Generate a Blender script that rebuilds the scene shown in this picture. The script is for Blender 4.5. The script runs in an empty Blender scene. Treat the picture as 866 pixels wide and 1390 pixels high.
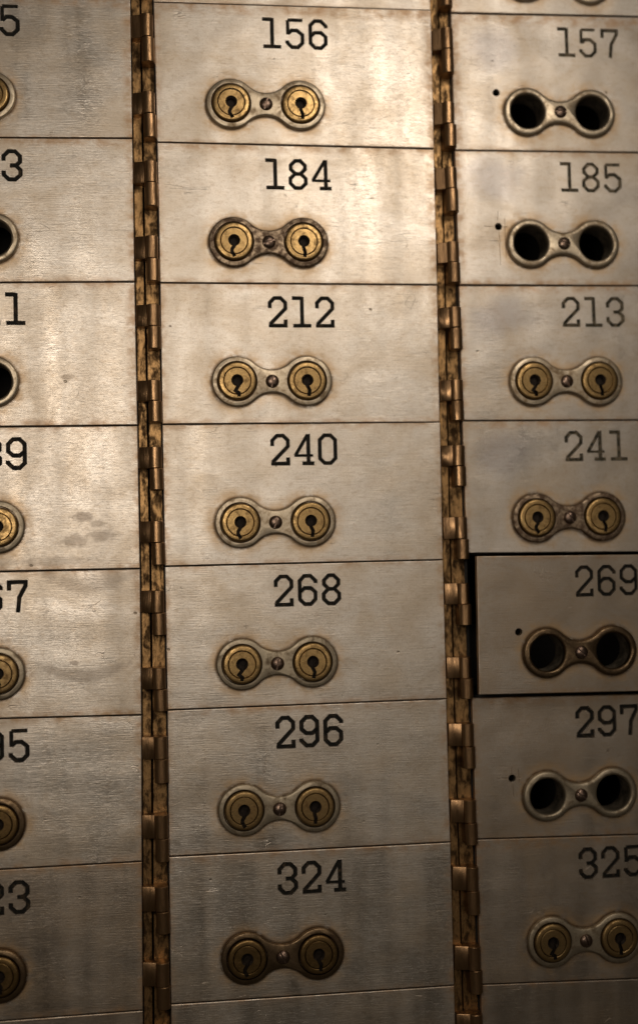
import bpy, bmesh, math, random
import numpy as np
from mathutils import Vector, Matrix
random.seed(7)
S = 1/3000.0            # one drawing unit is a third of a millimetre
C = bpy.context.scene.collection
PI = math.pi

# ------------------------------------------------------------------ camera model (survey of the wall)
F, CX, CY = 1600.0, 433.0, 695.0
RV = np.radians(np.array([-2.57, -7.66, -1.22]))
def rodr(r):
    a = np.linalg.norm(r); k = r/a
    K = np.array([[0,-k[2],k[1]],[k[2],0,-k[0]],[-k[1],k[0],0]])
    return np.eye(3)+math.sin(a)*K+(1-math.cos(a))*K@K
R = rodr(RV)
CAM = np.array([-221.8, 95.6, -1585.4])
def unp(x, y, w=0.0):
    """survey mark on the photograph -> (u, v) on the plane w of the wall"""
    d = R.T@np.array([(x-CX)/F, (y-CY)/F, 1.0])
    t = (w-CAM[2])/d[2]
    p = CAM+t*d
    return np.array([p[0], p[1]])

# ------------------------------------------------------------------ object helpers
def tag(o, label=None, cat=None, group=None, kind=None):
    if label: o['label'] = label
    if cat: o['category'] = cat
    if group: o['group'] = group
    if kind: o['kind'] = kind
    return o
def empty(name, u, v, w=0):
    o = bpy.data.objects.new(name, None); C.objects.link(o)
    o.empty_display_size = 0.005
    o.location = (u*S, w*S, -v*S)
    return o
def mesh_from(bm, name, mats, smooth=None):
    """bmesh in drawing units (x right, y into wall, z up) -> mesh in metres"""
    bmesh.ops.recalc_face_normals(bm, faces=bm.faces)
    bmesh.ops.scale(bm, vec=(S,S,S), verts=bm.verts)
    me = bpy.data.meshes.new(name); bm.to_mesh(me); bm.free()
    for m in mats: me.materials.append(m)
    if smooth is not None:
        me.shade_smooth(); me.set_sharp_from_angle(angle=math.radians(smooth))
    return me
def link(name, me, parent=None, loc=(0,0,0), rot=(0,0,0)):
    o = bpy.data.objects.new(name, me); C.objects.link(o)
    o.location = Vector(loc)*S; o.rotation_euler = rot
    if parent: o.parent = parent
    return o
def boolean(me, cutter, mats=None, smooth=None):
    """me minus cutter, evaluated to a new mesh (both in metres)"""
    K = 3000.0
    a = bpy.data.objects.new('tmp_a', me); b = bpy.data.objects.new('tmp_b', cutter)
    for m_ in (me, cutter): m_.transform(Matrix.Scale(K/100, 4))
    C.objects.link(a); C.objects.link(b)
    md = a.modifiers.new('b', 'BOOLEAN'); md.operation = 'DIFFERENCE'; md.object = b
    md.solver = 'EXACT'; md.use_self = True
    bpy.context.view_layer.update()
    dg = bpy.context.evaluated_depsgraph_get()
    out = bpy.data.meshes.new_from_object(a.evaluated_get(dg), preserve_all_data_layers=True, depsgraph=dg)
    bpy.data.objects.remove(a); bpy.data.objects.remove(b)
    out.transform(Matrix.Scale(100/K, 4))
    if smooth is not None:
        out.shade_smooth(); out.set_sharp_from_angle(angle=math.radians(smooth))
    return out
def bridge(bm, a, b, mi=0):
    n = len(a)
    for i in range(n):
        f = bm.faces.new((a[i], a[(i+1)%n], b[(i+1)%n], b[i])); f.material_index = mi
def rings_solid(bm, rings, mi=0):
    """closed solid from rings of (x,z) loops at depth y; first and last are capped"""
    vs = [[bm.verts.new((p[0], y, p[1])) for p in pts] for pts, y in rings]
    for i in range(len(vs)-1): bridge(bm, vs[i], vs[i+1], mi)
    bm.faces.new(vs[0]).material_index = mi
    bm.faces.new(vs[-1]).material_index = mi
def circ(r, n=64, cx=0, cz=0):
    return [(cx+r*math.cos(2*PI*i/n), cz+r*math.sin(2*PI*i/n)) for i in range(n)]
def box(bm, x0,x1,y0,y1,z0,z1, mi=0):
    rings_solid(bm, [([(x0,z0),(x1,z0),(x1,z1),(x0,z1)], y0), ([(x0,z0),(x1,z0),(x1,z1),(x0,z1)], y1)], mi)

# ------------------------------------------------------------------ node helpers
class G:
    def __init__(s, name):
        s.m = bpy.data.materials.new(name); s.m.use_nodes = True
        s.t = s.m.node_tree; s.t.nodes.clear()
        s.out = s.t.nodes.new('ShaderNodeOutputMaterial')
        s.b = s.t.nodes.new('ShaderNodeBsdfPrincipled')
        s.t.links.new(s.b.outputs[0], s.out.inputs['Surface'])
        tc = s.t.nodes.new('ShaderNodeTexCoord')
        mp = s.t.nodes.new('ShaderNodeMapping'); mp.inputs['Scale'].default_value = (3000,3000,3000)
        s.t.links.new(tc.outputs['Object'], mp.inputs['Vector'])
        s.P = mp.outputs[0]
        oi = s.t.nodes.new('ShaderNodeObjectInfo')
        s.rnd = oi.outputs['Random']
        sc = s.math('MULTIPLY', s.rnd, 4000.0)
        cb = s.t.nodes.new('ShaderNodeCombineXYZ'); s.set(cb.inputs[0], sc); s.set(cb.inputs[2], sc)
        ad = s.t.nodes.new('ShaderNodeVectorMath'); ad.operation = 'ADD'
        s.set(ad.inputs[0], s.P); s.set(ad.inputs[1], cb.outputs[0])
        s.Q = ad.outputs[0]      # differs for every object
        sx = s.t.nodes.new('ShaderNodeSeparateXYZ'); s.set(sx.inputs[0], s.P)
        s.x, s.y, s.z = sx.outputs
    def set(s, inp, v):
        if isinstance(v, (int, float, tuple, list)): inp.default_value = v
        else: s.t.links.new(v, inp)
    def math(s, op, a, b=0.0, c=0.0, clamp=False):
        n = s.t.nodes.new('ShaderNodeMath'); n.operation = op; n.use_clamp = clamp
        s.set(n.inputs[0], a); s.set(n.inputs[1], b); s.set(n.inputs[2], c)
        return n.outputs[0]
    def scl(s, v, sc):
        n = s.t.nodes.new('ShaderNodeVectorMath'); n.operation = 'MULTIPLY'
        s.set(n.inputs[0], v); n.inputs[1].default_value = sc
        return n.outputs[0]
    def noise(s, v, scale=1.0, detail=4.0, rough=0.55, dist=0.0):
        n = s.t.nodes.new('ShaderNodeTexNoise'); s.set(n.inputs['Vector'], v)
        n.inputs['Scale'].default_value = scale; n.inputs['Detail'].default_value = detail
        n.inputs['Roughness'].default_value = rough; n.inputs['Distortion'].default_value = dist
        return n.outputs[0]
    def voro(s, v, scale=1.0):
        n = s.t.nodes.new('ShaderNodeTexVoronoi'); s.set(n.inputs['Vector'], v)
        n.inputs['Scale'].default_value = scale
        return n.outputs['Distance']
    def ramp(s, v, a, b, lo=0.0, hi=1.0):
        n = s.t.nodes.new('ShaderNodeMapRange'); n.interpolation_type = 'SMOOTHSTEP'
        s.set(n.inputs['Value'], v); n.inputs['From Min'].default_value = a; n.inputs['From Max'].default_value = b
        n.inputs['To Min'].default_value = lo; n.inputs['To Max'].default_value = hi
        return n.outputs[0]
    def mix(s, f, a, b):
        n = s.t.nodes.new('ShaderNodeMix'); n.data_type = 'RGBA'
        s.set(n.inputs[0], f)
        for i, v in ((6, a), (7, b)):
            if isinstance(v, tuple) and len(v) == 3: v = (*v, 1)
            s.set(n.inputs[i], v)
        return n.outputs[2]
    def bump(s, h, strength, dist, prev=None):
        n = s.t.nodes.new('ShaderNodeBump'); n.inputs['Strength'].default_value = strength
        n.inputs['Distance'].default_value = dist*S; s.set(n.inputs['Height'], h)
        if prev is not None: s.set(n.inputs['Normal'], prev)
        return n.outputs[0]
    def fin(s, col, rough, metal, normal=None, spec=None):
        if isinstance(col, tuple) and len(col) == 3: col = (*col, 1)
        s.set(s.b.inputs['Base Color'], col); s.set(s.b.inputs['Roughness'], rough); s.set(s.b.inputs['Metallic'], metal)
        if normal is not None: s.set(s.b.inputs['Normal'], normal)
        if spec is not None: s.set(s.b.inputs['Specular IOR Level'], spec)
        return s.m

def plate_mat(name, base=(0.61,0.575,0.52), dirt_shade=1.0, smudges=(), rough0=0.425, blue=0.0):
    g = G(name)
    brush = g.noise(g.scl(g.Q, (0.022,1,0.75)), 1.0, 4, 0.75)
    brush2 = g.noise(g.scl(g.Q, (0.05,1,2.2)), 1.0, 2, 0.7)
    broad = g.noise(g.scl(g.Q, (0.011,0.01,0.013)), 1.0, 5, 0.6, 0.6)
    band = g.noise(g.scl(g.Q, (0.028,0.01,0.0022)), 1.0, 2, 0.5)
    mott = g.noise(g.scl(g.Q, (0.10,0.1,0.16)), 1.0, 6, 0.7)
    fine = g.noise(g.scl(g.Q, (0.45,0.4,0.6)), 1.0, 3, 0.7)
    col = g.mix(g.ramp(broad, 0.35, 0.7), base, tuple(c*k for c, k in zip(base, (0.86,0.80,0.72))))
    col = g.mix(g.math('MULTIPLY', g.ramp(mott, 0.47, 0.68), 0.36), col, (0.36,0.27,0.175))
    col = g.mix(g.math('MULTIPLY', g.ramp(fine, 0.50, 0.72), 0.50), col, (0.30,0.24,0.18))
    col = g.mix(g.math('MULTIPLY', g.ramp(brush, 0.35, 0.65), 0.22), col, (0.40,0.35,0.29))
    # amber tarnish creeping out from under the lock plate; dark rim is grime plus painted shadow
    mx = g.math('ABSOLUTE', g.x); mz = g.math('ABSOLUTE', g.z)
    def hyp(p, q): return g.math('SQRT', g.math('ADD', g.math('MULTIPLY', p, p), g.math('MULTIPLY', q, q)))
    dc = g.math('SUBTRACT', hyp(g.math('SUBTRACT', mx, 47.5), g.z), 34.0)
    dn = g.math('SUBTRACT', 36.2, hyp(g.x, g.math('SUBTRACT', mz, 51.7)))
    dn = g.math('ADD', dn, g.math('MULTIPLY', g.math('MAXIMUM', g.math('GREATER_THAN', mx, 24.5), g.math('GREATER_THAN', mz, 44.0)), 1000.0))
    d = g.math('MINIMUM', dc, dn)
    near = g.ramp(d, 20.0, -2.0)
    st = g.noise(g.scl(g.Q, (0.045,0.05,0.06)), 1.0, 5, 0.65)
    tarn = g.math('MULTIPLY', near, g.ramp(st, 0.33, 0.62))
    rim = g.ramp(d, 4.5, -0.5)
    col = g.mix(g.math('MULTIPLY', tarn, 0.70*dirt_shade), col, (0.46,0.30,0.14))
    col = g.mix(g.math('MULTIPLY', g.math('MULTIPLY', rim, g.ramp(st, 0.25, 0.5)), 0.92*dirt_shade), col, (0.06,0.035,0.018))
    # grime along the edges of the door
    eu = g.math('MINIMUM', g.math('ADD', g.x, 149.0), g.math('SUBTRACT', 231.0, g.x))
    ev = g.math('MINIMUM', g.math('ADD', g.z, 58.0), g.math('SUBTRACT', 134.0, g.z))
    ed = g.math('MINIMUM', eu, ev)
    edge = g.math('MULTIPLY', g.ramp(ed, 13.0, 0.0), g.ramp(st, 0.36, 0.66))
    col = g.mix(g.math('MULTIPLY', edge, 0.60*dirt_shade), col, (0.36,0.20,0.08))
    # pits
    pit = g.math('MULTIPLY', g.ramp(g.voro(g.scl(g.Q, (0.021,0.02,0.026)), 1.0), 0.060, 0.030), g.ramp(g.noise(g.Q, 0.013, 1), 0.5, 0.6))
    pit = g.math('MULTIPLY', pit, 0.75)
    col = g.mix(pit, col, (0.12,0.085,0.05))
    # hair scratches
    def scratch(sc, w, off, dist):
        q = g.scl(g.Q, sc)
        n = g.noise(q, 1.0, 1.0, 0.4, dist)
        l = g.ramp(g.math('ABSOLUTE', g.math('SUBTRACT', n, off)), w, 0.0)
        return g.math('MULTIPLY', l, g.ramp(g.noise(g.scl(g.Q, (0.02,0.02,0.03)), 1.0, 2), 0.60, 0.70))
    s1 = scratch((0.035,0.03,0.020), 0.0035, 0.47, 0.4)
    s2 = scratch((0.009,0.03,0.11), 0.006, 0.53, 0.3)
    sc = g.math('MAXIMUM', s1, s2)
    col = g.mix(g.math('MULTIPLY', sc, 0.22), col, (0.75,0.68,0.60))
    rough = g.math('ADD', rough0, g.math('MULTIPLY', g.math('SUBTRACT', broad, 0.5), 0.25))
    rough = g.math('ADD', rough, g.math('MULTIPLY', g.math('SUBTRACT', band, 0.5), 0.36))
    rough = g.math('ADD', rough, g.math('MULTIPLY', g.math('SUBTRACT', brush2, 0.5), 0.18))
    rough = g.math('ADD', rough, g.math('MULTIPLY', g.math('MAXIMUM', tarn, edge), 0.12))
    for (cx, cz, rx, rz, k, c) in smudges:
        sn = g.noise(g.scl(g.Q, (0.09,0.1,0.09)), 1.0, 4, 0.6)
        ex = g.math('MULTIPLY', g.math('SUBTRACT', g.x, float(cx)), 1.0/rx)
        if rz < 0:      # arc: a hand-wiped curve
            rz = -rz
            ez = g.math('MULTIPLY', g.math('SUBTRACT', g.math('SUBTRACT', g.z, float(cz)), g.math('MULTIPLY', g.math('MULTIPLY', ex, ex), 16.0)), 1.0/rz)
        else:
            ez = g.math('MULTIPLY', g.math('SUBTRACT', g.z, float(cz)), 1.0/rz)
        e = g.math('SQRT', g.math('ADD', g.math('MULTIPLY', ex, ex), g.math('MULTIPLY', ez, ez)))
        e = g.math('ADD', e, g.math('MULTIPLY', g.math('SUBTRACT', sn, 0.5), 1.6))
        f = g.math('MULTIPLY', g.ramp(e, 1.25, 0.55), k*0.75)
        col = g.mix(f, col, c)
        rough = g.math('ADD', rough, g.math('MULTIPLY', f, 0.10))
    if blue:
        e = g.math('SQRT', g.math('ADD', g.math('POWER', g.math('MULTIPLY', g.math('ADD', g.x, 95.0), 1/48.0), 2.0),
                                  g.math('POWER', g.math('MULTIPLY', g.math('SUBTRACT', g.z, 92.0), 1/34.0), 2.0)))
        e = g.math('ADD', e, g.math('MULTIPLY', g.math('SUBTRACT', broad, 0.5), 1.5))
        col = g.mix(g.math('MULTIPLY', g.ramp(e, 1.25, 0.3), blue), col, (0.27,0.26,0.27))
    hb = g.bump(brush, 0.26, 1.2)
    hb = g.bump(brush2, 0.20, 0.8, hb)
    hb = g.bump(g.noise(g.scl(g.Q, (0.012,0.01,0.016)), 1.0, 1), 0.22, 9.0, hb)
    hb = g.bump(pit, 0.5, -1.0, hb)
    hb = g.bump(sc, 0.5, -0.5, hb)
    return g.fin(col, rough, 1.0, hb)

def metal_mat(name, base, dark, rough=0.35, cover=(0.42,0.68), sc=0.12, streak=(1,1,1), bumps=0.3, amount=0.85, metal=1.0):
    g = G(name)
    n1 = g.noise(g.scl(g.Q, tuple(sc*k for k in streak)), 1.0, 6, 0.65, 0.4)
    n2 = g.noise(g.scl(g.Q, tuple(sc*5*k for k in streak)), 1.0, 3, 0.7)
    col = g.mix(g.math('MULTIPLY', g.ramp(n1, *cover), amount), base, dark)
    col = g.mix(g.math('MULTIPLY', g.ramp(n2, 0.5, 0.75), 0.5), col, dark)
    r = g.math('ADD', rough, g.math('MULTIPLY', g.ramp(n1, *cover), 0.25))
    hb = g.bump(n2, bumps, 0.5)
    hb = g.bump(n1, bumps, 1.0, hb)
    return g.fin(col, r, metal, hb)

DK = (0.30,0.27,0.235)
M = {}
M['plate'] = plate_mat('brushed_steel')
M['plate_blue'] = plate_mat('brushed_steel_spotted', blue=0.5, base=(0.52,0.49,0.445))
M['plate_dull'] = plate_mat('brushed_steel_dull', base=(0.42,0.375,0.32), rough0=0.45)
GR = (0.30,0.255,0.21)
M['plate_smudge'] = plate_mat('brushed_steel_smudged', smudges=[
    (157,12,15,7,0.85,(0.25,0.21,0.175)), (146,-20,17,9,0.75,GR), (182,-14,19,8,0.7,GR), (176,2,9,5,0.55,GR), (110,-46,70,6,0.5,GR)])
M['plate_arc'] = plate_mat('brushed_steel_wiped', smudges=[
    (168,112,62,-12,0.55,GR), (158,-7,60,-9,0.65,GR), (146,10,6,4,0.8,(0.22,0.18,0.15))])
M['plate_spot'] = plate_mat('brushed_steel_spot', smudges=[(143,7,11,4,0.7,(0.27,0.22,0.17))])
M['esc_pale'] = metal_mat('pale_nickel', (0.45,0.39,0.295), (0.19,0.13,0.07), 0.44, (0.42,0.72), 0.07)
M['esc_worn'] = metal_mat('worn_nickel', (0.34,0.295,0.22), (0.12,0.085,0.05), 0.50, (0.45,0.75), 0.07)
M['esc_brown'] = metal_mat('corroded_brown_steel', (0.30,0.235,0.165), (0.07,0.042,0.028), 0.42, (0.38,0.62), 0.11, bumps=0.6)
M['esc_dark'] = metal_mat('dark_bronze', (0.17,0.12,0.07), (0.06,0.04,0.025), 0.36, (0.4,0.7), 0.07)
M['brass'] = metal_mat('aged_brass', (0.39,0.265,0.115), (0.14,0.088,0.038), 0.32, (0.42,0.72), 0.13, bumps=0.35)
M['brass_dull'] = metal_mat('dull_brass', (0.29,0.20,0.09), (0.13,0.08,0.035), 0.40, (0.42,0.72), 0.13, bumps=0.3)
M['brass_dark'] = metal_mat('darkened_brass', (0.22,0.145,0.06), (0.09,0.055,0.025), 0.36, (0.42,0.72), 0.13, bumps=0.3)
M['screw'] = metal_mat('oiled_dark_steel', (0.22,0.16,0.125), (0.07,0.045,0.035), 0.28, (0.4,0.7), 0.2)
M['knuckle'] = metal_mat('bronze_hinge', (0.32,0.20,0.105), (0.10,0.06,0.032), 0.31, (0.42,0.72), 0.10, (1.6,1,0.22), 0.45)
M['leaf'] = metal_mat('blackened_brass', (0.35,0.215,0.095), (0.035,0.021,0.011), 0.42, (0.39,0.64), 0.085, (1.6,1,0.7), 0.6, 0.95)
M['bore'] = metal_mat('bore_steel', (0.42,0.37,0.29), (0.14,0.11,0.08), 0.4, (0.4,0.7), 0.1)
def flat(name, col, rough, metal=0.0):
    g = G(name)
    n = g.noise(g.Q, 0.3, 4)
    return g.fin(g.mix(g.ramp(n, 0.4, 0.7), col, tuple(c*1.8 for c in col)), rough, metal, g.bump(n, 0.2, 0.6), 0.15)
def ink(name, c0, c1, lo, hi):
    g = G(name)
    n = g.noise(g.scl(g.Q, (0.16,0.2,0.16)), 1.0, 5, 0.7)
    return g.fin(g.mix(g.ramp(n, lo, hi), c0, c1), 0.75, 0.0, g.bump(n, 0.4, 0.8), 0.15)
M['ink'] = ink('black_engraving_fill', (0.006,0.006,0.005), (0.05,0.035,0.02), 0.50, 0.74)
M['ink_faded'] = ink('faded_engraving_fill', (0.018,0.018,0.013), (0.11,0.09,0.06), 0.42, 0.62)
M['grime'] = flat('keyway_grime', (0.010,0.007,0.005), 0.7)
M['inside'] = flat('dark_inner_steel', (0.012,0.011,0.010), 0.7)

# ------------------------------------------------------------------ engraved digits
a_, c_, t_ = 10.6, 6.4, 19.0
def octo(x0, x1, y0, y1, c):
    return [(x0,y0+c),(x0,y1-c),(x0+c,y1),(x1-c,y1),(x1,y1-c),(x1,y0+c),(x1-c,y0),(x0+c,y0)]
GL = {
 '0': [('c', octo(-a_,a_,-t_,t_,c_), 1)],
 '1': [('o', [(-12.5,t_),(1,t_)], 1), ('o', [(1,t_+2.1),(1,-t_)], 1.0), ('o', [(-11.5,-t_),(13.5,-t_)], 1)],
 '2': [('o', [(-a_,t_-14),(-a_,t_-c_),(-a_+c_,t_),(a_-c_,t_),(a_,t_-c_),(a_,4.5),(-a_,-17)], 1), ('o', [(-a_-2,-t_),(a_,-t_),(a_,-10.5)], 1)],
 '3': [('o', [(-a_,t_-13),(-a_,t_-c_),(-a_+c_,t_),(a_-c_,t_),(a_,t_-c_),(a_,5),(a_-5,0),(-2.5,0)], 1),
       ('o', [(a_-5.5,0),(a_+0.6,-6),(a_+0.6,-t_+c_),(a_-c_,-t_),(-a_+c_,-t_),(-a_,-t_+c_),(-a_,-t_+12)], 1)],
 '4': [('o', [(5.5,t_+1.5),(-12,-8.3)], 0.9), ('o', [(-13.2,-8.3),(12.5,-8.3)], 0.7), ('o', [(6,t_+2),(6,-t_)], 1), ('o', [(-2.5,-t_),(14,-t_)], 1)],
 '5': [('o', [(-a_+1,t_),(a_+0.5,t_)], 0.9), ('o', [(-a_+1,t_),(-a_+1,-1.5)], 0.9),
       ('o', [(-a_+1,-0.5),(-a_+c_,4.6),(a_-c_-1,4.6),(a_,-1.5),(a_,-t_+c_),(a_-c_,-t_),(-a_+c_,-t_),(-a_,-t_+c_),(-a_,-t_+9.5)], 1)],
 '6': [('o', [(a_+0.5,t_-10),(a_+0.5,t_-c_-0.5),(a_-c_,t_),(-a_+c_,t_),(-a_,t_-c_),(-a_,-t_+c_),(-a_+c_,-t_),(a_-c_,-t_),(a_,-t_+c_),(a_,-3),(a_-c_,2.6),(-a_+c_,2.6),(-a_,-3)], 1)],
 '7': [('o', [(-a_,t_-11),(-a_,t_),(a_,t_),(a_,t_-5),(2.5,-1),(0.5,-t_-2)], 1)],
 '8': [('c', octo(-a_+0.8,a_-0.8,0.6,t_,c_), 1), ('c', octo(-a_,a_,-t_,0.6,c_), 1)],
}
GL['9'] = [('o', [(-x,-z) for x, z in GL['6'][0][1]], 1)]
def ribbon(pts, closed, hw):
    n = len(pts); L = []; Rr = []
    P = [Vector(p) for p in pts]
    for i in range(n):
        if closed: p0, p1, p2 = P[i-1], P[i], P[(i+1)%n]
        else: p0, p1, p2 = P[max(i-1,0)], P[i], P[min(i+1,n-1)]
        d1 = (p1-p0).normalized() if (p1-p0).length > 1e-6 else None
        d2 = (p2-p1).normalized() if (p2-p1).length > 1e-6 else None
        if d1 is None: d1 = d2
        if d2 is None: d2 = d1
        n1 = Vector((-d1.y, d1.x)); n2 = Vector((-d2.y, d2.x))
        m = (n1+n2).normalized(); k = hw/max(m.dot(n1), 0.45)
        L.append(p1+m*k); Rr.append(p1-m*k)
    return L, Rr
def stroke_solid(bm, kind, pts, hw0, hw1, y0, y1):
    closed = kind == 'c'
    L0, R0 = ribbon(pts, closed, hw0); L1, R1 = ribbon(pts, closed, hw1)
    V = lambda L, y: [bm.verts.new((p.x, y, p.y)) for p in L]
    l0, r0, l1, r1 = V(L0,y0), V(R0,y0), V(L1,y1), V(R1,y1)
    n = len(pts)
    for i in range(n if closed else n-1):
        j = (i+1)%n
        for q in ((l0[i],l0[j],r0[j],r0[i]), (l1[i],r1[i],r1[j],l1[j]), (l0[i],l1[i],l1[j],l0[j]), (r0[i],r0[j],r1[j],r1[i])):
            bm.faces.new(q)
    if not closed:
        bm.faces.new((l0[0],r0[0],r1[0],l1[0])); bm.faces.new((l0[-1],l1[-1],r1[-1],r0[-1]))
W0, W1, DEP = 2.75, 1.95, 2.0
def digits_cutter(bm, text, cx, cz, wid=1.0):
    for i, ch in enumerate(text):
        for kind, pts, wf in GL[ch]:
            ox = cx+(i-1)*32.4+random.uniform(-.5,.5)*0
            P = [(x+ox, z+cz) for x, z in pts]
            # front lip stands well outside the face so the cut is clean
            slope = (W0-W1)/DEP
            stroke_solid(bm, kind, P, (W0+slope*2.0)*wf*wid, W1*wf*wid, -2.0, DEP)
def digits_fill(text, cx, cz, mat, wid=1.0):
    bm = bmesh.new(); k = 0
    for i, ch in enumerate(text):
        for kind, pts, wf in GL[ch]:
            ox = cx+(i-1)*32.4
            P = [(x+ox, z+cz) for x, z in pts]
            stroke_solid(bm, kind, P, W1*wf*wid*1.04, W1*wf*wid*1.04, DEP-0.55-0.03*k, DEP+0.4+0.03*k); k += 1
    return mesh_from(bm, 'number', [mat])

# ------------------------------------------------------------------ lock furniture (shared meshes)
def dogbone(off, n=22):
    Rr, hx = 34.0+off, 47.5
    h = 51.7; rho = 36.2-off
    ang = math.atan2(h, -hx)
    pts = []
    for i in range(2*n+1):
        t = -ang+2*ang*i/(2*n); pts.append((hx+Rr*math.cos(t), Rr*math.sin(t)))
    b0 = math.atan2(-h, hx); b1 = -PI-b0
    for i in range(1, n):
        t = b0+(b1-b0)*i/n; pts.append((rho*math.cos(t), h+rho*math.sin(t)))
    for i in range(2*n+1):
        t = (PI-ang)+2*ang*i/(2*n); pts.append((-hx+Rr*math.cos(t), Rr*math.sin(t)))
    for i in range(1, n):
        t = -b1+(b1-b0)*i/n; pts.append((rho*math.cos(t), -h+rho*math.sin(t)))
    return pts
def make_esc(hole):
    bm = bmesh.new()
    if hole: rr = [(0,0.3),(0,-4.6),(-0.9,-6.2),(-2.4,-7.2),(-4.4,-7.6)]
    else: rr = [(0,0.3),(0,-5.2),(-0.7,-6.4),(-1.9,-7.0)]
    rings_solid(bm, [(dogbone(o), y) for o, y in rr])
    me = mesh_from(bm, 'escutcheon', [M['esc_pale']])
    bm = bmesh.new()
    for sx in (-47.5, 47.5):
        if hole: prof = [(24.6,3),(24.6,-5.0),(25.3,-6.4),(26.6,-7.4),(29,-8.8)]
        else: prof = [(27.0,3),(27.0,-6.2),(27.8,-7.2),(29.4,-8.6)]
        rings_solid(bm, [(circ(r, 72, sx), y) for r, y in prof])
    cut = mesh_from(bm, 'cut', [M['esc_pale']])
    return boolean(me, cut, smooth=50)
ESC = {False: make_esc(False), True: make_esc(True)}
def with_mat(me, mat):
    m = me.copy(); m.materials.clear(); m.materials.append(mat)
    return m
ESCM = {}
def esc_mesh(hole, key):
    if (hole, key) not in ESCM: ESCM[hole, key] = with_mat(ESC[hole], M[key])
    return ESCM[hole, key]
KEYS = [
 [(0,2),(1.5,-6),(-3.8,-13.5),(0.8,-17),(0.2,-21.8)],
 [(0,2),(-0.5,-7),(2.6,-13),(1.2,-21.5)],
 [(0,2),(0.8,-6),(-2.6,-12),(-2.8,-15),(1.2,-21.8)],
 [(0,2),(-1.0,-8),(1.2,-15),(0.6,-21.8)],
]
def key_cutter(k):
    bm = bmesh.new()
    rings_solid(bm, [(circ(5.6,32,0,0.6), -3.0), (circ(5.8,32,0,0.6), -8.2), (circ(8.9,32,0,0.6), -11.8)])
    stroke_solid(bm, 'o', KEYS[k], 2.5, 2.3, -14, -3.0)
    return mesh_from(bm, 'cut', [M['grime']])
def make_body(k):
    bm = bmesh.new()
    prof = [(25.6,4),(25.6,-8.4),(25.1,-9.7),(24.2,-10.6),(23.0,-11.0),(19.2,-11.0),(18.6,-10.4),(18.5,4)]
    vs = [[bm.verts.new((x, y, z)) for x, z in circ(r, 72)] for r, y in prof]
    for i in range(len(vs)): bridge(bm, vs[i], vs[(i+1)%len(vs)])
    me = mesh_from(bm, 'lock_cylinder', [M['brass'], M['grime']])
    return boolean(me, key_cutter(k), smooth=33)
def make_plug(k):
    bm = bmesh.new()
    rings_solid(bm, [(circ(17.8,64),3), (circ(17.8,64),-10.3), (circ(17.2,64),-10.9), (circ(14,64),-10.95), (circ(9.5,64),-10.97)])
    me = mesh_from(bm, 'plug', [M['brass'], M['grime']])
    return boolean(me, key_cutter(k), smooth=30)
CYL = {}
def cyl_mesh(kind, k, key):
    if ('raw', kind, k) not in CYL: CYL['raw', kind, k] = (make_body if kind == 'body' else make_plug)(k)
    if (kind, k, key) not in CYL:
        m = CYL['raw', kind, k].copy()
        idx = [p.material_index for p in m.polygons]
        m.materials.clear(); m.materials.append(M[key]); m.materials.append(M['grime'])
        for p, i in zip(m.polygons, idx): p.material_index = min(i, 1)
        CYL[kind, k, key] = m
    return CYL[kind, k, key]
def make_screw():
    bm = bmesh.new()
    prof = [(9.0,1.0),(9.2,-0.6),(8.8,-1.9),(7.6,-3.4),(5.6,-4.7),(3.0,-5.5),(1.0,-5.75)]
    rings_solid(bm, [(circ(r, 40), y) for r, y in prof])
    me = mesh_from(bm, 'screw', [M['screw']])
    bm = bmesh.new(); box(bm, -12,12,-8,-2.9,-0.95,0.95)
    return boolean(me, mesh_from(bm, 'cut', [M['screw']]), smooth=45)
SCREW = make_screw()
def make_bore():
    bm = bmesh.new()
    for sx in (-47.5, 47.5):
        prof = [(24.9,0.5),(24.9,30),(28,30),(28,8.3),(26,8.3),(26,0.5)]
        vs = [[bm.verts.new((x, y, z)) for x, z in circ(r, 64, sx)] for r, y in prof]
        for i in range(len(vs)): bridge(bm, vs[i], vs[(i+1)%len(vs)])
    return mesh_from(bm, 'lock_bore', [M['bore']], smooth=40)
BORE = make_bore()

# ------------------------------------------------------------------ survey of the seams
# vertical edges: A right edge of the left column, B / C edges of the middle column, D left edge of the right column
SA = {-1:(177,-9),0:(180,187),1:(183,382),2:(187,577),3:(190.5,772),4:(192.5,971),5:(193,1170)}
SB = {-1:(208,1.5),0:(213,192),1:(217,383.5),2:(220,576),3:(223.5,769),4:(227,964.5),5:(229,1163.5)}
SC = {-1:(585,12.5),0:(589.5,201),1:(594,386),2:(597.5,573),3:(601.5,760),4:(606.5,949),5:(612,1144)}
SD = {-1:(612,16),0:(617,203),1:(623,386.5),2:(628,571),3:(634,751.5),4:(640,947),5:(646,1140)}
HL = {-1:(0,-11),0:(0,186),1:(0,383),2:(0,579),3:(0,776),4:(0,976),5:(0,1181)}
HR = {-1:(866,21),0:(866,206),1:(866,387.5),2:(866,570),3:(866,749.5),4:(866,942),5:(866,1133.6)}
def seamtab(T):
    d = {k: unp(*p) for k, p in T.items()}
    d[-2] = d[-1]+(d[-1]-d[1])/2; d[6] = d[5]+(d[5]-d[3])/2; d[7] = d[6]+(d[5]-d[3])/2
    return d
A, B, Cc, D = map(seamtab, (SA, SB, SC, SD)); hl = seamtab(HL); hr = seamtab(HR)
def extend(p, q, u):
    t = (u-p[0])/(q[0]-p[0]); return np.array([u, p[1]+(q[1]-p[1])*t])
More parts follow.
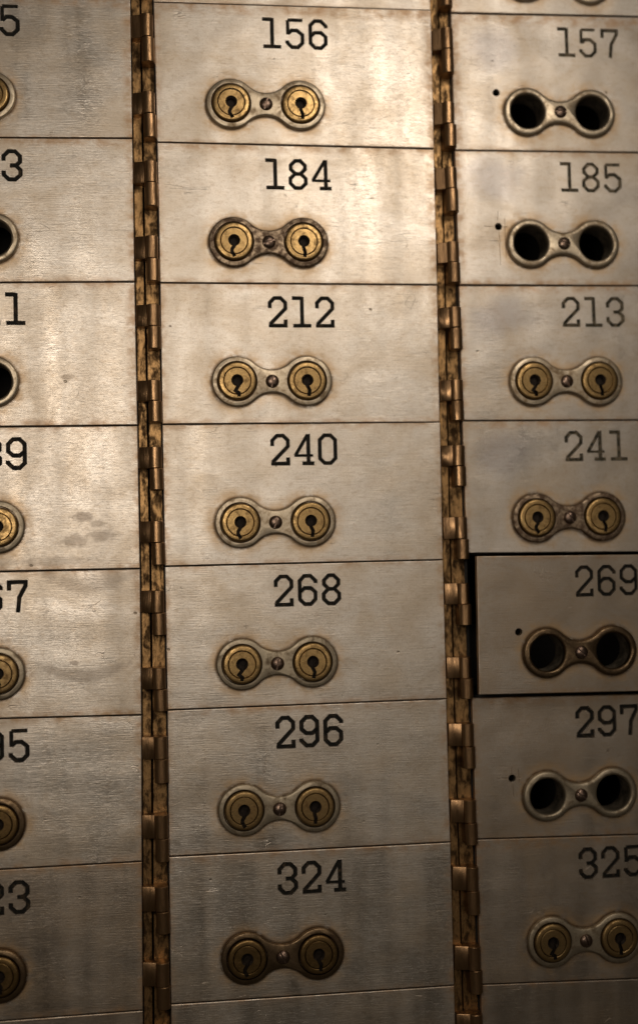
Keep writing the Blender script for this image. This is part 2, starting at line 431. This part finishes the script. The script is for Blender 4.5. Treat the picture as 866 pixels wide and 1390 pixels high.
def corners(col, r):
    """row r lies between seams r-1 and r: TL, TR, BR, BL"""
    s0, s1 = r-1, r
    if col == 0: return [extend(A[s0], hl[s0], A[s0][0]-381), A[s0], A[s1], extend(A[s1], hl[s1], A[s1][0]-381)]
    if col == 1: return [B[s0], Cc[s0], Cc[s1], B[s1]]
    return [D[s0], extend(D[s0], hr[s0], D[s0][0]+381), extend(D[s1], hr[s1], D[s1][0]+381), D[s1]]

# (column,row): number, number centre px, lock centre px, hole?, escutcheon, brass, plate material, description
DOORS = {
 (0,0):('155',(-21,25),(-65,127),False,'esc_pale','brass','plate'),
 (0,1):('183',(-18,223),(-61,321.5),True,'esc_pale','brass','plate'),
 (0,2):('211',(-14,418.5),(-61,518),True,'esc_pale','brass','plate_spot'),
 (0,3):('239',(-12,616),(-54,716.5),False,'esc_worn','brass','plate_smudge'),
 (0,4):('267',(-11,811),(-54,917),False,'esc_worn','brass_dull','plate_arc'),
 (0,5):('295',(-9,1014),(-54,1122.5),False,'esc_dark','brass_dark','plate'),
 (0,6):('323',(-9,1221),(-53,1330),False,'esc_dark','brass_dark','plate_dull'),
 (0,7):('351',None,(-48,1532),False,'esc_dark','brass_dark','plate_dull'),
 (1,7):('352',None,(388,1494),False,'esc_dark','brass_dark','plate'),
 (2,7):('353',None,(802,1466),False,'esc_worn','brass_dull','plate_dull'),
 (1,-1):('128',None,(356,-48),False,'esc_pale','brass','plate'),
 (2,-1):('129',None,(757,-30),True,'esc_pale','brass','plate'),
 (1,0):('156',(400,45),(361,140.5),False,'esc_pale','brass','plate'),
 (1,1):('184',(404.5,236),(365,328),False,'esc_brown','brass','plate'),
 (1,2):('212',(409,423),(369.5,517),False,'esc_pale','brass','plate'),
 (1,3):('240',(412.5,610),(374,708.5),False,'esc_pale','brass','plate'),
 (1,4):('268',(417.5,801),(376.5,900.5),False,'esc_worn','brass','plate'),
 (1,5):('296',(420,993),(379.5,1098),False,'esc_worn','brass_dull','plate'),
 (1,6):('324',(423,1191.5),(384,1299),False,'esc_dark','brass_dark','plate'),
 (2,0):('157',(798,57),(760,151.5),True,'esc_pale','brass','plate_blue'),
 (2,1):('185',(802,240),(765,330),True,'esc_pale','brass','plate_blue'),
 (2,2):('213',(805,423),(769,517),False,'esc_pale','brass','plate_blue'),
 (2,3):('241',(809,605),(773,702),False,'esc_brown','brass','plate_blue'),
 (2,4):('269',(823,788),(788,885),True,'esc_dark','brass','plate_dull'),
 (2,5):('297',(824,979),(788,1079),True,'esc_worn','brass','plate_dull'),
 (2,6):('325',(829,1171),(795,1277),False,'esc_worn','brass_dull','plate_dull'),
}
STATE = {
 (0,0):'steel deposit box door number 155, top left door, brass lock cut by the photo edge',
 (0,1):'steel deposit box door number 183 with its lock removed, above number 211',
 (0,2):'steel deposit box door number 211 with an empty lock hole and a brown smear',
 (0,3):'steel deposit box door number 239 with grey finger smudges beside its lock',
 (0,4):'steel deposit box door number 267 with faint wiped arcs across the metal',
 (0,5):'steel deposit box door number 295 with a dark bronze lock plate',
 (0,6):'dim steel deposit box door number 323 at the lower left corner',
 (0,7):'steel door below number 323, only a sliver of its top in view',
 (1,7):'steel door below number 324, only its top strip in view',
 (2,7):'steel door below number 325, only its top strip in view',
 (1,-1):'steel door above number 156, only its bottom edge in view',
 (2,-1):'steel door above number 157, only its bottom edge and lock rim in view',
 (1,0):'bright steel deposit box door number 156 with two brass locks, top of middle column',
 (1,1):'steel deposit box door number 184 with a rusty brown lock plate',
 (1,2):'bright steel deposit box door number 212 with a pale nickel lock plate',
 (1,3):'steel deposit box door number 240 with two brass key locks',
 (1,4):'steel deposit box door number 268 with two brass locks, above number 296',
 (1,5):'dim steel deposit box door number 296 with dull brass locks',
 (1,6):'dark steel deposit box door number 324 at the bottom of the middle column',
 (2,0):'steel deposit box door number 157 with both locks missing, top right',
 (2,1):'steel deposit box door number 185 with two empty lock holes and scribed cross',
 (2,2):'steel deposit box door number 213 with two brass locks on a pale plate',
 (2,3):'steel deposit box door number 241 with a brown lock plate, above the protruding door',
 (2,4):'steel deposit box door number 269 standing proud of its neighbours, both locks missing',
 (2,5):'dark steel deposit box door number 297 with empty lock holes, below the protruding door',
 (2,6):'dark steel deposit box door number 325 at the lower right corner',
}
DRILL = {(2,0):(673.5,125), (2,1):(676.5,307), (2,4):(703,858), (2,5):(695,1057)}
door_roots = {}
for (col, row), (num, npx, lpx, hole, esc, brass, pm) in DOORS.items():
    proud = -24.0 if (col, row) == (2,4) else random.uniform(-1.0, 1.0)
    lu = unp(*lpx, w=proud-5)
    t = tag(empty('deposit_box', lu[0], lu[1], proud), STATE[col, row], 'deposit box', 'safe deposit boxes set in rows in the wall')
    door_roots[col, row] = t
    # corner points
    if (col, row) == (2,4):
        tl, bl = unp(644.5,754.6,proud), unp(649.2,944,proud)
        tr, br = extend(tl, unp(866,752.3,proud), tl[0]+381), extend(bl, unp(866,939.8,proud), bl[0]+381)
        cs = [tl, tr, br, bl]
    else: cs = corners(col, row)
    gap = [(0.35,0.75),(-0.35,0.75),(-0.35,-0.75),(0.35,-0.75)]
    P = [((c[0]+g_[0]-lu[0]), -((c[1]+g_[1])-lu[1])) for c, g_ in zip(cs, gap)]
    def inset(P, d):
        cx = [(P[0][0]+d,P[0][1]-d),(P[1][0]-d,P[1][1]-d),(P[2][0]-d,P[2][1]+d),(P[3][0]+d,P[3][1]+d)]
        return cx
    bm = bmesh.new()
    rings_solid(bm, [(P, 8.0), (P, 1.0), (inset(P,0.35), 0.3), (inset(P,1.0), 0.0)])
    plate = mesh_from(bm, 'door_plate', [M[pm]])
    cut = bmesh.new()
    wid = 1.0
    if npx:
        nu = unp(*npx, w=proud)
        ncx, ncz = nu[0]-lu[0], -(nu[1]-lu[1])
        wid = {0:1.05, 1:1.0, 2:0.95}[col]
        if row >= 5: wid = 1.08
        digits_cutter(cut, num, ncx, ncz, wid)
    rr = 25.6 if hole else 24.0
    for sx in (-47.5, 47.5): rings_solid(cut, [(circ(rr,64,sx), -4), (circ(rr,64,sx), 12)])
    if (col, row) in DRILL:
        du = unp(*DRILL[col,row], w=proud)
        dx, dz = du[0]-lu[0], -(du[1]-lu[1])
        rings_solid(cut, [(circ(6.4,32,dx,dz), -1.2), (circ(4.9,32,dx,dz), 0.5), (circ(4.9,32,dx,dz), 12)])
        if row in (1,5):
            y1 = 0.55
            for (x0,x1,z0,z1) in ((-21,-7,.3,-.1),(7,14,-.2,.2)):
                stroke_solid(cut, 'o', [(dx+x0,dz+z0),(dx+x1,dz+z1)], 1.2, 0.12, -0.6, y1)
            zz = 22 if row == 1 else 16
            for (xx,z0,z1) in ((-1,zz*0.4,zz),(0.5,-7,-55 if row==1 else -26),(9,12,-44 if row==1 else -6)):
                stroke_solid(cut, 'o', [(dx+xx,dz+z0),(dx+xx+0.6,dz+z1)], 1.0, 0.10, -0.6, y1)
    cutme = mesh_from(cut, 'cut', [M[pm]])
    plate = boolean(plate, cutme); plate.name = 'door_plate'
    tilt = (math.radians(random.uniform(-.35,.35)), 0, math.radians(random.uniform(-.35,.35))) if (col,row) != (2,4) else (math.radians(1.3), 0, math.radians(2.0))
    t.rotation_euler = tilt
    link('door_plate', plate, t)
    if npx:
        link('number', digits_fill(num, ncx, ncz, M['ink_faded'] if (col==2 and row<4) else M['ink'], wid), t)
    roll = math.radians(random.uniform(-0.5,0.5))
    e = link('escutcheon', esc_mesh(hole, esc), t, (0,0,0), (0, roll, 0))
    link('screw', SCREW, e, (0,-6.3 if not hole else -7.0,-0.5), (0, random.uniform(0, PI), 0))
    if hole:
        link('lock_bore', BORE, t)
    else:
        for i, sx in enumerate((-47.5, 47.5)):
            k = random.choice((0,2)) if i == 0 else random.choice((1,3))
            rz = math.radians(random.uniform(-4,4))
            cyl = link('lock_cylinder', cyl_mesh('body', k, brass), t, (sx,random.uniform(-.4,.6),0), (0, rz, 0))
            link('plug', cyl_mesh('plug', k, brass), cyl, (0,random.uniform(-.3,.3),0))

# ------------------------------------------------------------------ hinges
def interp(T, y):      # T: table of survey marks (x,y); returns x at height y
    ks = sorted(T); 
    for k0, k1 in zip(ks, ks[1:]):
        if y <= T[k1][1] or k1 == ks[-1]:
            f = (y-T[k0][1])/(T[k1][1]-T[k0][1]); return T[k0][0]+f*(T[k1][0]-T[k0][0])
HG = {
 0: [(19,50,84),(124.5,154,186.5),(218.5,247.5,280),(320,350.5,381.5),(413,442.5,473.5),(516,544,573),(606.5,635.5,665),(707.5,736.5,767),
     (802,832,862.5),(906.5,936,966),(1000.5,1031,1063.5),(1107,1139,1170.5),(1204.5,1238,1268),(1308,1340,1371),(1403,1434,1465)],
 1: [(-62,-34,8.5),(38,66.5,99),(138.5,168,199.5),(227,256,287.5),(328,356,384),(416.5,444.5,474),(515.5,543.5,571),(604.5,632.5,660),
     (702,731.5,759.5),(792,820.5,849),(892.5,921,949),(983,1013.5,1043.5),(1087,1117.5,1147.5),(1178,1210,1242.5),(1286,1318,1350),(1378,1409,1440)],
}
HG[0].insert(0, (-74,-45,-12))
def knuckle(width, h, wide):
    """vertical barrel with (wide) or without a leaf running to the left; x=0 is the barrel axis"""
    r = 9.0; cy = -4.0
    pts = []
    if wide:
        pts += [(-width+r, 12.0), (-width+r, -1.2), (-width+r+0.6, -2.2), (-8.6, -6.4), (-8.2,-5.6)]
        a0 = PI-0.40
    else:
        a0 = 3.3
        pts += [(-8.9, 12.0)]
    for i in range(15):
        an = a0+(0.0-a0)*i/14
        pts.append((r*math.cos(an), cy-r*math.sin(an)))
    pts.append((8.9, 12.0))
    bm = bmesh.new()
    def ring(ins, z):
        cx0, cy0 = sum(p[0] for p in pts)/len(pts), 3.0
        return [bm.verts.new((cx0+(p[0]-cx0)*(1-ins/10), cy0+(p[1]-cy0)*(1-ins/10), z)) for p in pts]
    rs = [ring(0.45,h/2), ring(0,h/2-0.7), ring(0,-h/2+0.7), ring(0.45,-h/2)]
    for a, b in zip(rs, rs[1:]): bridge(bm, a, b)
    bm.faces.new(rs[0]); bm.faces.new(rs[-1])
    return bm
strips = []
NAMES = ['brass hinge strip between the left and middle columns of doors', 'brass hinge strip between the middle and right columns of doors']
for si, (L, Rt, TL, TR) in enumerate(((A, B, SA, SB), (Cc, D, SC, SD))):
    mid = (L[3]+Rt[3])/2
    t = tag(empty('hinge_strip', mid[0], mid[1], 4), NAMES[si], 'hinge strip', 'brass strips carrying the door hinges')
    strips.append(t)
    def leaf(f0, f1, y, th):
        bm = bmesh.new(); rows = []
        for s in range(-2, 8):
            v = (L[s][1]+Rt[s][1])/2
            x0 = L[s][0]+f0(L[s][0], Rt[s][0]); x1 = L[s][0]+f1(L[s][0], Rt[s][0])
            rows.append([bm.verts.new((x-mid[0], yy, -(v-mid[1]))) for x, yy in ((x0,y+0.5),(x0+0.5,y),(x1-0.5,y),(x1,y+0.5),(x1,y+th),(x0,y+th))])
        for a, b in zip(rows, rows[1:]): bridge(bm, a, b)
        bm.faces.new(rows[0]); bm.faces.new(rows[-1])
        return mesh_from(bm, 'hinge_leaf', [M['leaf']])
    link('hinge_leaf', leaf(lambda a, b: 0.9, lambda a, b: 12.2, 6.0, 6), t)
    link('hinge_leaf', leaf(lambda a, b: 14.4, lambda a, b: b-a-1.3, 8.0, 5), t)
    for (y0, y1, y2) in HG[si]:
        for which, (ya, yb) in (('fixed', (y0, y1)), ('moving', (y1+0.4, y2))):
            xa, xb = interp(TL, (ya+yb)/2), interp(TR, (ya+yb)/2)
            pl, pr = unp(xa, (ya+yb)/2), unp(xb, (ya+yb)/2)
            xm = (xa+xb)/2
            if si == 1: pr = pr+np.array([0.8, 0])
            va, vb = unp(xm, ya, -6)[1], unp(xm, yb, -6)[1]
            ax = pr[0]-9.6+random.uniform(-.5,.5)+(1.2 if which=='moving' else 0)
            width = (ax+9.0)-(pl[0]+0.6)
            me = mesh_from(knuckle(width, vb-va, which == 'fixed'), 'hinge_knuckle', [M['knuckle']], smooth=35)
            u, v, w = ax, (va+vb)/2, random.uniform(-.4,.4)
            if which == 'fixed':
                link('fixed_knuckle', me, t, (u-mid[0], w-4, -(v-mid[1])), (0, math.radians(random.uniform(-1,1)), 0))
            else:
                row = next((r for r in range(-1, 8) if v < Rt[r][1]+3), 7)
                d = door_roots[si+1, row]
                dl = d.location/S
                link('hinge_knuckle', me, d, (u-dl.x, w-dl.y, -v-dl.z), (0, math.radians(random.uniform(-1,1)), 0))

# ------------------------------------------------------------------ cabinet carcass and base rail
bm = bmesh.new()
uL, uR = A[2][0]-385, D[2][0]+392
vT, vB = A[-2][1]-6, A[7][1]+6
box(bm, uL, uR, 170, 176, -vB, -vT)
for s in range(-2, 8):
    for k, (p, q) in enumerate(((A[s]-np.array([379,0]), A[s]), (B[s], Cc[s]), (D[s], D[s]+np.array([379,0])))):
        v = (p[1]+q[1])/2
        box(bm, p[0]+4, q[0]-4, 13, 169, -v-2.0, -v+2.0)
for u in (A[2][0]-392, A[2][0]-3.6, B[2][0]-3.5, Cc[2][0]-3.6, D[2][0]-3.5, D[2][0]+379):
    box(bm, u, u+7, 12.4, 169.5, -vB, -vT)
frame = tag(link('cabinet_frame', mesh_from(bm, 'cabinet_frame', [M['inside']])), kind='structure')
# ------------------------------------------------------------------ ceiling lamp and added fill lights
def area(name, u, v, w, tu, tv, tw, sx, sy, power, col):
    l = bpy.data.lights.new(name, 'AREA'); l.shape = 'RECTANGLE'; l.size = sx*S; l.size_y = sy*S
    l.energy = power; l.color = col
    o = bpy.data.objects.new(name, l); C.objects.link(o)
    o.location = (u*S, w*S, -v*S)
    d = Vector(((tu-u), (tw-w), -(tv-v)))
    o.rotation_euler = d.to_track_quat('-Z', 'Y').to_euler()
    return o
WARM = (1.0, 0.86, 0.72)
area('ceiling_lamp', 315, -850, -1030, 60, -60, 0, 420, 520, 0.68, WARM)
area('left_fill', -520, -225, -1500, -300, 0, 0, 400, 560, 0.86, WARM)  # added frontal fill that brightens the left column, no actual fixture
area('low_fill', 520, 210, -1500, 200, 150, 0, 360, 360, 0.12, WARM)  # weak added fill lifting the lower middle and right doors

w = bpy.data.worlds.new('World'); bpy.context.scene.world = w; w.use_nodes = True
w.node_tree.nodes['Background'].inputs[0].default_value = (1.0, 0.80, 0.58, 1)
w.node_tree.nodes['Background'].inputs[1].default_value = 0.03

# ------------------------------------------------------------------ camera
cam = bpy.data.cameras.new('camera'); co = bpy.data.objects.new('camera', cam); C.objects.link(co)
cam.sensor_fit = 'HORIZONTAL'; cam.sensor_width = 36; cam.lens = 36*F/866
r0, r1, r2 = [Vector((a[0], a[2], -a[1])) for a in R]
m = Matrix((r0, -r1, -r2)).transposed().to_4x4()
m.translation = Vector((CAM[0]*S, CAM[2]*S, -CAM[1]*S))
co.matrix_world = m
cam.clip_start = 0.01; cam.clip_end = 50
cam.dof.use_dof = True
fp = unp(230, 760); fd = np.array([fp[0], fp[1], 0])-CAM
cam.dof.focus_distance = float(fd@R[2])*S
cam.dof.aperture_fstop = 4.0
sc = bpy.context.scene
sc.camera = co
sc.render.engine = 'CYCLES'
sc.view_settings.view_transform = 'Standard'; sc.view_settings.look = 'None'
sc.view_settings.exposure = 0; sc.view_settings.gamma = 1
